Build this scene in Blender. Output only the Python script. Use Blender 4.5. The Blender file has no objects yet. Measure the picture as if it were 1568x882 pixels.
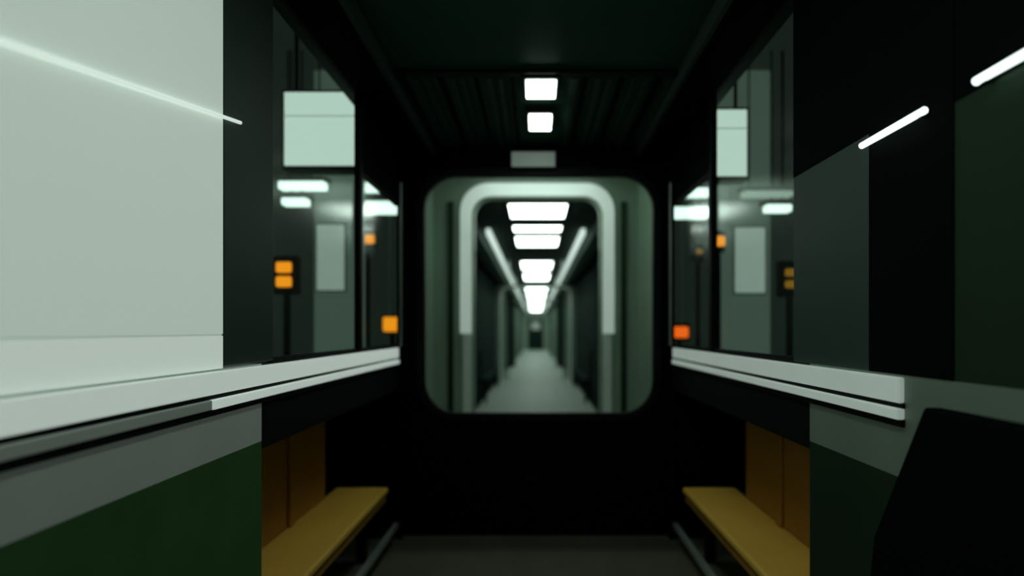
import bpy, math, random
random.seed(3)
sc=bpy.context.scene
sc.view_settings.view_transform='Standard'
CZ=1.3
# ---------------- materials
def mat(name,col,rough=.5,metal=0,emit=0,ecol=None,noise=.12,scale=6,spec=.5):
    m=bpy.data.materials.new(name); m.use_nodes=True
    nt=m.node_tree; b=nt.nodes['Principled BSDF']
    tc=nt.nodes.new('ShaderNodeTexCoord'); n=nt.nodes.new('ShaderNodeTexNoise')
    n.inputs['Scale'].default_value=scale; n.inputs['Detail'].default_value=4
    nt.links.new(tc.outputs['Object'],n.inputs['Vector'])
    mx=nt.nodes.new('ShaderNodeMix'); mx.data_type='RGBA'
    mx.inputs[6].default_value=(*[c*(1-noise) for c in col],1)
    mx.inputs[7].default_value=(*[min(1,c*(1+noise)) for c in col],1)
    nt.links.new(n.outputs['Fac'],mx.inputs[0]); nt.links.new(mx.outputs[2],b.inputs['Base Color'])
    b.inputs['Roughness'].default_value=rough; b.inputs['Metallic'].default_value=metal
    b.inputs['Specular IOR Level'].default_value=spec
    if emit:
        b.inputs['Emission Color'].default_value=(*(ecol or col),1)
        b.inputs['Emission Strength'].default_value=emit
    return m
def glassmat():
    m=bpy.data.materials.new('window_glass'); m.use_nodes=True; nt=m.node_tree
    for n in list(nt.nodes): nt.nodes.remove(n)
    o=nt.nodes.new('ShaderNodeOutputMaterial'); t=nt.nodes.new('ShaderNodeBsdfTransparent'); g=nt.nodes.new('ShaderNodeBsdfGlossy')
    t.inputs[0].default_value=(.88,.96,.9,1); g.inputs['Roughness'].default_value=.15
    mx=nt.nodes.new('ShaderNodeMixShader'); mx.inputs[0].default_value=.12
    nt.links.new(t.outputs[0],mx.inputs[1]); nt.links.new(g.outputs[0],mx.inputs[2]); nt.links.new(mx.outputs[0],o.inputs[0]); return m
WH=(.84,1,.91)
M=dict(
 black=mat('black_panel',(.002,.003,.003),.8,spec=.04),
 frame=mat('black_rubber_frame',(.004,.006,.005),.6,spec=.12),
 ceil=mat('dark_green_ceiling',(.018,.07,.05),.6,spec=.1),
 rib=mat('ceiling_rib',(.034,.062,.052),.6,spec=.1),
 floor=mat('dark_floor',(.12,.12,.085),.5,noise=.3),
 litpanel=mat('glowing_wall_panel',(.6,.68,.62),.6,emit=.37,ecol=(.84,1,.87),noise=.06,scale=1.5),  # pale wall panel with some emission of its own
 litlow=mat('glowing_lower_panel',(.65,.73,.67),.6,emit=.42,ecol=(.86,1,.89),noise=.06,scale=1.5),  # lower strip, slightly stronger emission
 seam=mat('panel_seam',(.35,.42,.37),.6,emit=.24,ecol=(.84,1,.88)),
 greypane=mat('grey_green_pane',(.045,.075,.06),.5,noise=.2,scale=2,spec=.2),
 sill=mat('white_sill',(.80,.9,.84),.35,emit=.38,ecol=(.86,1,.92)),  # emission stands in for lamp light falling on the sill
 sillR=mat('white_sill_dim',(.62,.72,.66),.4,emit=.22,ecol=(.85,1,.92)),  # dimmer copy of the sill where its brightness falls off
 band=mat('grey_band',(.40,.47,.42),.5,emit=.07),  # faint emission makes up for lamp light missing on this band
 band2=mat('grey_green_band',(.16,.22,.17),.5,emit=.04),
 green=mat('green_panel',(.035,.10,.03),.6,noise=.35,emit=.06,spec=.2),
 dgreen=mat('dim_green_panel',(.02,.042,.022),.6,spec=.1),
 yellow=mat('yellow_seat',(1,.56,.09),.35,noise=.1),
 ybrown=mat('amber_back',(.42,.21,.025),.5),
 lamp=mat('lamp_diffuser',(.9,1,.95),.5,emit=9,ecol=WH),
 lamp2=mat('lamp_diffuser_far',(.9,1,.95),.5,emit=6,ecol=WH),
 box=mat('reflection_box_face',(.7,.8,.75),.5,emit=.82,ecol=(.84,1,.95),noise=.1),  # glow of a light reflected in the window
 bar=mat('reflection_glow',(.8,.9,.85),.5,emit=1.8,ecol=(.82,1,.95)),  # glow of reflected light streaks, not of real tubes
 streak=mat('reflection_glow_soft',(.7,.8,.74),.5,emit=.65,ecol=(.87,1,.92)),
 barD=mat('reflection_glow_dim',(.5,.6,.55),.5,emit=.35,ecol=(.8,1,.9)),
 cove=mat('cove_light',(.6,.7,.65),.5,emit=.8,ecol=(.8,1,.9)),
 arch=mat('white_arch_trim',(.6,.74,.66),.3,emit=.26,ecol=(.83,1,.9)),  # arch glow put in as emission, not a lamp
 archlow=mat('arch_leg_dim',(.38,.50,.42),.3,emit=.08),  # arch repeated in a dimmer tone where its glow fades
 part=mat('partition_grey_green',(.16,.25,.17),.4,noise=.3,scale=3,emit=.05),
 wall2=mat('carriage_dark_wall',(.012,.025,.02),.9,spec=.02),
 screen=mat('draft_screen_grey',(.10,.15,.125),.8,spec=.1),
 ceil2=mat('carriage_ceiling',(.04,.065,.055),.8,spec=.1),
 floor2=mat('carriage_floor',(.22,.28,.235),.6,noise=.2,spec=.2),
 metal=mat('metal_rail',(.5,.58,.53),.3,.6),
 orange=mat('reflection_orange',(1,.4,.02),.4,emit=1.3,ecol=(1,.30,.01)),  # coloured window reflections, this and the next two
 orangeD=mat('reflection_amber_dim',(.5,.25,.02),.4,emit=.25,ecol=(1,.45,.03)),
 red=mat('reflection_red',(1,.1,.02),.4,emit=1.3,ecol=(1,.13,.01)),
 sign=mat('exit_sign_face',(.25,.32,.28),.5,emit=.08,ecol=(.8,1,.88)),
 reflection_patch=mat('reflection_patch_board',(.35,.42,.38),.6,emit=.34,ecol=(.84,1,.94)),  # bright grey reflection patch, glow put into the material
 column=mat('platform_column',(.11,.14,.125),.6,emit=.09,ecol=(.7,1,.85)),
 tunnel=mat('platform_backwall',(.05,.065,.055),.8,emit=.016,ecol=(.7,1,.82)),
 glass=glassmat())
# ---------------- geometry helpers
def mesh(name,v,f,m,parent=None,bev=0):
    me=bpy.data.meshes.new(name); me.from_pydata(v,[],f); me.update(); me.materials.append(M[m])
    o=bpy.data.objects.new(name,me); sc.collection.objects.link(o)
    if bev:
        b=o.modifiers.new('bevel','BEVEL'); b.width=bev; b.segments=3
    if parent: o.parent=parent
    return o
def box(name,x0,x1,y0,y1,z0,z1,m,parent=None,bev=0):
    if x0>x1:x0,x1=x1,x0
    v=[(x,y,z) for x in(x0,x1) for y in(y0,y1) for z in(z0,z1)]
    f=[(0,1,3,2),(4,6,7,5),(0,4,5,1),(2,3,7,6),(0,2,6,4),(1,5,7,3)]
    return mesh(name,v,f,m,parent,bev)
def empty(name):
    e=bpy.data.objects.new(name,None); sc.collection.objects.link(e); e.empty_display_size=.1; return e
def cyl(name,p,q,r,m,parent=None,n=16):
    from mathutils import Vector
    p=Vector(p);q=Vector(q);d=(q-p).normalized()
    a=d.orthogonal().normalized();b=d.cross(a)
    v=[];f=[]
    for c in(p,q):
        for i in range(n):
            t=2*math.pi*i/n; v.append(tuple(c+a*r*math.cos(t)+b*r*math.sin(t)))
    for i in range(n): f.append((i,(i+1)%n,n+(i+1)%n,n+i))
    f.append(tuple(range(n))[::-1]); f.append(tuple(range(n,2*n)))
    return mesh(name,v,f,m,parent)
def rrect(x0,x1,z0,z1,r,n=8):
    pts=[]
    for cx,cz,a0 in((x1-r,z1-r,0),(x0+r,z1-r,90),(x0+r,z0+r,180),(x1-r,z0+r,270)):
        for i in range(n+1):
            a=math.radians(a0+90*i/n); pts.append((cx+r*math.cos(a),cz+r*math.sin(a)))
    return pts
def ring(name,inner,outer,y0,y1,m,parent=None,closed=True):
    n=len(inner); v=[];f=[]
    for y in(y0,y1):
        for L in(inner,outer):
            v+=[(p[0],y,p[1]) for p in L]
    for i in range(n if closed else n-1):
        j=(i+1)%n
        f+=[(i,j,n+j,n+i),(2*n+i,3*n+i,3*n+j,2*n+j),(i,2*n+i,2*n+j,j),(n+i,n+j,3*n+j,3*n+i)]
    if not closed:
        for i in(0,n-1): f.append((i,n+i,3*n+i,2*n+i))
    return mesh(name,v,f,m,parent)
# ---------------- foreground vestibule shell
XW=.85; YE=3.3; ZC=CZ+1.17
box('floor',-1.4,1.4,-1,YE,-.06,0,'floor')
c=empty('ceiling')
box('ceiling_slab',-.95,.95,-1,YE+.05,ZC,ZC+.08,'ceil',c)
for i in range(23):
    x=-.62+i*.056
    if abs(x-.02)<.11: continue
    box('rib_%d'%i,x,x+.012+.018*random.random(),2.40,YE-.01,ZC-.018,ZC-.001,'rib' if i%3 else 'black',c)
box('panel_joint',-.85,.85,2.34,2.38,ZC-.02,ZC-.001,'frame',c)
for s in(-1,1):
    box('trim_ceiling_corner',s*.66,s*.86,-1,YE,ZC-.05,ZC-.001,'black',c,.012)
    box('trim_ceiling_lip',s*.64,s*.66,-1,YE,ZC-.07,ZC-.001,'rib',c)
def ceiling_lamp(x,y0,y1,w,z,m='lamp'):
    e=empty('ceiling_lamp')
    box('housing',x-w/2-.015,x+w/2+.015,y0-.015,y1+.015,z-.03,z-.001,'frame',e,.006)
    box('diffuser',x-w/2,x+w/2,y0,y1,z-.04,z-.0305,m,e,.004)
for y0,y1,w in((.1,.3,.3),(.85,1.05,.3),(1.5,1.68,.14),(2.38,2.56,.14),(2.76,2.97,.12)):  # nearest three lie out of view, added to brighten the walls
    ceiling_lamp(.025,y0,y1,w,ZC)

for s in(-1,1):
    side='left' if s<0 else 'right'
    w=empty('wall_'+side)
    X=lambda a:s*a
    if s<0:
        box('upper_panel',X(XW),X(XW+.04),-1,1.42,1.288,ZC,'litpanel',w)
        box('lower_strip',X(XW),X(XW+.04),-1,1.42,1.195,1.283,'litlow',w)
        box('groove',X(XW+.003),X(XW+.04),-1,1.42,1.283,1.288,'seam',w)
        box('pane_post',X(XW-.002),X(XW+.015),1.42,1.69,1.20,ZC,'greypane',w,.004)
    else:
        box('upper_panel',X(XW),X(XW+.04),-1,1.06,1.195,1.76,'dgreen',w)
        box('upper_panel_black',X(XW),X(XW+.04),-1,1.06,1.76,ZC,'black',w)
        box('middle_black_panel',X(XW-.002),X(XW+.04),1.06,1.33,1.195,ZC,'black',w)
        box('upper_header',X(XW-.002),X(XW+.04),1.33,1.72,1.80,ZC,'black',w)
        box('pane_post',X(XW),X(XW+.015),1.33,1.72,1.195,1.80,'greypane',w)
    yw=1.69 if s<0 else 1.72
    box('window_post',X(XW-.01),X(XW+.02),2.50,2.545,1.195,ZC,'frame',w,.006)
    box('window_header',X(XW),X(XW+.02),2.545,YE,CZ+.78,ZC,'black',w)
    box('end_post',X(XW-.02),X(XW+.01),3.23,YE,0,ZC,'black',w,.005)
    box('corner_strip',X(XW-.03),X(XW-.02),3.19,3.21,1.2,2.2,'metal',w,.003)
    box('sill_backing',X(XW),X(XW+.05),1.62,YE,.93,1.195,'frame',w)
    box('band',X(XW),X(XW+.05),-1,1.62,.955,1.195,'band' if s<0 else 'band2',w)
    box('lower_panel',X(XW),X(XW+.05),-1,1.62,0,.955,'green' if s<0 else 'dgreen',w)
    box('niche_back',X(1.32),X(1.36),1.57,YE,0,.97,'black',w)
    box('niche_near_cheek',X(XW+.05),X(1.32),1.57,1.62,0,.97,'black',w)
    box('niche_far_cheek',X(XW+.005),X(1.32),YE-.05,YE+.02,0,.97,'black',w)
    box('niche_top',X(XW+.05),X(1.36),1.57,YE,.97,1.0,'black',w)
    ya=-1 if s<0 else 1.2
    sm='sill' if s<0 else 'sillR'
    t=empty('window_sill')
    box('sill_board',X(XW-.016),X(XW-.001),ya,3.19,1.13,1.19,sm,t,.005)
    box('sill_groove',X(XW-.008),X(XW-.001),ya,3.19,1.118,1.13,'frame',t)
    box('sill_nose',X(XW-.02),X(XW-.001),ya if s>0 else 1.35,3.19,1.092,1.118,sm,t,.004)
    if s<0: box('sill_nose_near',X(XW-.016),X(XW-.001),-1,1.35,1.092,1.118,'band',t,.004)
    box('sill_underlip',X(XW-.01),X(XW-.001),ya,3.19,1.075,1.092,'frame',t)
    for k,(a,b,zt) in enumerate(((yw,2.5,ZC-.03),(2.545,3.22,CZ+.78))):
        g=empty('window_%d'%((k+1)+(0 if s<0 else 2)))
        box('glass',X(XW+.008),X(XW+.012),a,b,1.195,zt,'glass',g)
        box('rail_bottom',X(XW+.002),X(XW+.018),a,b,1.195,1.21,'frame',g)
        box('rail_top',X(XW+.002),X(XW+.018),a,b,zt-.02,zt,'frame',g)
    b=empty('yellow_bench_seat')
    box('seat',X(XW+.005),X(1.16),1.66,3.04,.35,.385,'yellow',b,.012)
    box('seat_front_apron',X(XW+.02),X(XW+.05),1.66,3.04,.30,.348,'ybrown',b,.006)
    box('backrest',X(1.14),X(1.17),1.66,2.84,.387,.87,'ybrown',b,.012)
    box('backrest_rib',X(1.125),X(1.139),2.40,2.45,.39,.87,'ybrown',b,.005)
    for yy in(1.75,2.3,2.9): box('leg',X(.95),X(1.0),yy,yy+.05,0,.35,'frame',b)
    box('kick_rail',X(XW-.02),X(XW+.01),1.62,3.17,.10,.13,'archlow' if 0 else 'metal',b,.004)
# slanted dark screen at right
w=empty('seat_partition')
pts=[(1.08,1.14),(1.24,.81),(1.36,.0),(0.3,.0),(0.3,1.14)]
v=[(.80,y,z) for y,z in pts]+[(.838,y,z) for y,z in pts]
f=[(0,1,2,3,4),(9,8,7,6,5)]+[(i,5+i,5+(i+1)%5,(i+1)%5) for i in range(5)]
mesh('screen_board',v,f,'black',w,.008)
e=empty('wall_tube_lamp')  # light streaks reflected on the right wall, built as glowing tubes
cyl('streak_a',(.83,1.115,CZ+.468),(.83,1.33,CZ+.468),.008,'bar',e)
cyl('streak_b',(.83,.78,CZ+.468),(.83,.985,CZ+.468),.008,'bar',e)
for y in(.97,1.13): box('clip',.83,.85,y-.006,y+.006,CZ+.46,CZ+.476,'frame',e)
e=empty('wall_tube_lamp')  # tilted reflection on the left wall, built as a glowing rod
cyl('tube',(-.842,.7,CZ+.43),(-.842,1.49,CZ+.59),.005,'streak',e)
# ---------------- end wall with rounded portal
inner=rrect(-.70,.74,CZ-.525,CZ+.965,.20)
outer=rrect(-.85,.85,0,ZC,.001)
e=empty('wall_back')
ring('end_panel',inner,outer,YE,YE+.02,'black',e)
o2=rrect(-.745,.785,CZ-.57,CZ+1.01,.24)
ring('portal_gasket',inner,o2,YE-.025,YE-.001,'frame',e)
s=empty('exit_sign')
box('sign_body',-.165,.135,YE-.05,YE-.001,CZ+1.0,CZ+1.12,'frame',s,.01)
box('sign_face',-.15,.12,YE-.056,YE-.0505,CZ+1.012,CZ+1.105,'sign',s,.002)
h=empty('door_handle')
box('pull',-.07,.03,YE-.05,YE-.03,.36,.38,'frame',h,.005)
for x in(-.065,.015): box('mount',x,x+.01,YE-.03,YE-.001,.365,.375,'frame',h)
# ---------------- gangway and next carriage
YP=4.1
def arch(x,z0,z1,r,n=8):
    L=[(x,z0)]
    for cxx,a0 in((x-r,0),(-x+r,90)):
        for i in range(n+1):
            a=math.radians(a0+90*i/n); L.append((cxx+r*math.cos(a),z1-r+r*math.sin(a)))
    L.append((-x,z0)); return L
def ofs(L,dx=.012): return [(a+dx,b) for a,b in L]
g=empty('gangway_partition')
ring('partition',ofs(arch(.49,0,CZ+1.02,.14)),ofs(arch(.90,0,CZ+1.30,.01)),YP,YP+.05,'part',g,False)
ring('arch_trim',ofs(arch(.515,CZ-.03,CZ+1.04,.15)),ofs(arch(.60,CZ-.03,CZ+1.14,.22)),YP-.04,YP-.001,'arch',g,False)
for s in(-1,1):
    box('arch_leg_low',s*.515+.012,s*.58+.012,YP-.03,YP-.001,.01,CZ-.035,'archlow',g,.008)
    box('pane_strip',s*.655+.012,s*.70+.012,YP-.02,YP-.001,.3,CZ+1.0,'dgreen',g)
    box('gangway_side',s*.80,s*.82,YE+.03,YP-.001,0,ZC,'part',g)
box('gangway_roof',-.82,.82,YE+.03,YP,ZC+.085,ZC+.12,'ceil2',g)
ceiling_lamp(.02,3.62,3.85,.9,ZC+.084,'lamp2')
L2=34
box('carriage_floor',-1.0,1.0,YE+.03,L2,-.05,0,'floor2')
cc=empty('carriage_ceiling')
box('slab',-1.0,1.0,YP+.05,L2,CZ+1.2,CZ+1.26,'ceil2',cc)
for s in(-1,1):
    box('trim_light_cove',s*.54,s*.59,6.2,L2,CZ+1.13,CZ+1.199,'cove',cc)
    box('trim_duct',s*.66,s*.80,4.3,L2,CZ+1.08,CZ+1.199,'screen',cc)
def px(u,Y): return (u-820)/800*Y
def pz(v,Y): return CZ+(505-v)/800*Y
for yf,hw in((12.6,.86),(18.6,.84),(25.5,.8)):
    e=empty('carriage_end_frame')
    ring('frame_panel',arch(hw,0,CZ+1.04,.2),arch(.968,0,CZ+1.07,.01),yf,yf+.12,'screen',e,False)
    ring('frame_trim',arch(hw-.03,0,CZ+1.01,.2),arch(hw,0,CZ+1.04,.2),yf-.02,yf+.13,'archlow',e,False)
for s in(-1,1):
    w=empty('carriage_wall')
    box('wall_panel',s*.97,s*1.0,YP+.05,L2,0,CZ+1.2,'wall2',w)
    for k,y in enumerate((13.6,18.1,22.6,27)):
        e=empty('draft_screen')
        box('screen_panel',s*(.74 if k%2 else .78),s*.969,y,y+.06,.02,CZ+1.0,'part' if k%2==0 else 'wall2',e,.01)
        cyl('screen_pole',(s*.72,y+.03,0),(s*.72,y+.03,CZ+1.07),.018,'screen',e)
    for y in(9,14.5,19):
        e=empty('carriage_bench')
        box('seat',s*.82,s*.968,y,y+3,.40,.45,'wall2',e,.01)
        box('backrest',s*.93,s*.968,y,y+3,.451,.95,'wall2',e,.01)
        for q in(.2,2.7): box('leg',s*.86,s*.90,y+q,y+q+.05,0,.40,'frame',e)
    e=empty('overhead_handrail')
    cyl('rail',(s*.46,8,CZ+1.04),(s*.46,L2-4,CZ+1.04),.018,'metal',e)
    for y in range(9,29,3): cyl('hanger',(s*.46,y,CZ+1.04),(s*.46,y,CZ+1.199),.012,'metal',e)
for y0,y1,w in((4.87,5.45,.55),(5.9,6.2,.55),(6.6,7.3,.55),(9,10.1,.55),(10.9,12.3,.55),(14,16,.6),(17,18.4,.6),(19,21,.6),(21.5,25,.6),(26,33,.7)):
    ceiling_lamp(.02,y0,y1,w,CZ+1.2,'lamp2')
w=empty('wall_far')
box('far_panel',-1,1,L2,L2+.05,0,CZ+1.2,'part',w)
d=empty('door_1')
box('door_leaf',-.5,.5,L2-.05,L2-.001,0.0,2.0,'wall2',d,.02)
box('door_window',-.28,.28,L2-.06,L2-.051,1.3,1.8,'band',d,.004)
# ---------------- platform outside, added to hold window reflections built as objects
for s in(-1,1):
    sd='left' if s<0 else 'right'
    box('platform_floor_'+sd,s*1.42,s*6,-1,9,-.06,0,'tunnel')
    box('platform_ceiling_'+sd,s*1.05,s*6,-1,9,3.3,3.36,'tunnel')
    box('platform_wall_'+sd,s*1.05,s*6,6.5,6.6,0,3.3,'tunnel')
def reflection_box(x0,x1,z0,z1,y):  # reflected inside light, built as a glowing hung box
    e=empty('window_reflection_box')
    box('case',x0-.02,x1+.02,y,y+.12,z0-.02,z1+.02,'frame',e,.01)
    box('lit_face',x0,x1,y-.01,y-.001,z0,z1,'box',e,.003)
    zz=z0+.28*(z1-z0)+.16
    box('divider',x0,x1,y-.014,y-.0101,zz,zz+.008,'reflection_patch',e)
    for x in(x0+.04,x1-.04): cyl('rod',(x,y+.06,z1+.02),(x,y+.06,3.3),.01,'frame',e)
reflection_box(-1.44,-.98,2.24,2.66,3.0)
reflection_box(.93,1.21,2.18,2.56,3.0)
def col(x0,x1,y,z1,reflection_patch):  # grey reflection in the window, built as a made-up column
    e=empty('window_reflection_column')
    box('shaft',x0,x1,y,y+.3,0,z1,'column',e,.015)
    box('base',x0-.02,x1+.02,y-.02,y+.32,0.001,.12,'frame',e,.01)
    a,b,c0,d0=reflection_patch
    box('reflection_patch',a,b,y-.02,y-.001,c0,d0,'reflection_patch',e,.004)
    box('reflection_patch_frame',a-.01,b+.01,y-.012,y-.0005,c0-.01,d0+.01,'frame',e)
col(-1.70,-1.40,4.0,3.29,(-1.67,-1.46,1.60,2.10))
col(1.48,1.80,4.0,3.29,(1.52,1.75,1.58,2.08))
def tube(x0,x1,y,z,h,m='bar'):  # reflections of the inside lights, built as glowing bars on rods
    e=empty('window_reflection_bar')
    box('diffuser',x0,x1,y,y+.08,z-h/2,z+h/2,m,e,.008)
    box('body',x0-.02,x1+.02,y+.01,y+.1,z+h/2,z+h/2+.03,'frame',e)
    for x in(x0+.05,x1-.05): cyl('rod',(x,y+.05,z+h/2+.03),(x,y+.05,3.3),.006,'frame',e)
for (u0,u1,v,h,m) in ((425,495,283,.055,'bar'),(430,468,308,.05,'bar'),(1140,1215,296,.04,'barD'),(1175,1213,318,.05,'bar')):
    Y=3.7; tube(px(u0,Y),px(u1,Y),Y,pz(v,Y),h,m)
for (u0,u1,v,h,m) in ((545,612,286,.07,'bar'),(545,608,317,.10,'bar'),(1030,1087,294,.07,'bar'),(1030,1085,325,.09,'bar')):
    Y=4.4; tube(px(u0,Y),px(u1,Y),Y,pz(v,Y),h,m)
def reflection_spot(u,Y,lens,hw=.08):  # small coloured reflections, built as glowing spots on added posts
    e=empty('window_reflection_spot'); x=px(u,Y)
    zs=[pz(q[0],Y) for q in lens]
    box('housing',x-hw,x+hw,Y,Y+.06,min(zs)-.08,max(zs)+.08,'frame',e,.01)
    for i,(vv,w,h,m) in enumerate(lens):
        z=pz(vv,Y); box('lens_%d'%i,x-w/2,x+w/2,Y-.03,Y-.001,z-h/2,z+h/2,m,e,.02)
    cyl('post',(x,Y+.03,0),(x,Y+.03,min(zs)-.08),.022,'frame',e)
reflection_spot(436,3.4,[(410,.10,.07,'orange'),(432,.10,.07,'orange')])
reflection_spot(561,4.7,[(367,.15,.08,'orange')],.08)
reflection_spot(599,4.7,[(497,.14,.13,'orange')],.08)
reflection_spot(1212,3.4,[(418,.10,.05,'orangeD'),(436,.10,.05,'orangeD')])
reflection_spot(1101,3.8,[(370,.075,.075,'orange')],.045)
reflection_spot(1042,4.7,[(509,.13,.10,'red')])
reflection_spot(1070,4.7,[(386,.06,.04,'orangeD')],.05)
# ---------------- world, camera
wd=bpy.data.worlds.new('world'); sc.world=wd; wd.use_nodes=True
wd.node_tree.nodes['Background'].inputs[0].default_value=(.4,.8,.55,1)
wd.node_tree.nodes['Background'].inputs[1].default_value=.012
cd=bpy.data.cameras.new('camera'); cam=bpy.data.objects.new('camera',cd); sc.collection.objects.link(cam)
cam.location=(0,0,CZ); cam.rotation_euler=(math.pi/2,0,0)
cd.lens=36*800/1568; cd.shift_x=-37/1600; cd.shift_y=65/1600; cd.clip_start=.02
cd.dof.use_dof=True; cd.dof.focus_distance=1.45; cd.dof.aperture_fstop=.82
sc.camera=cam
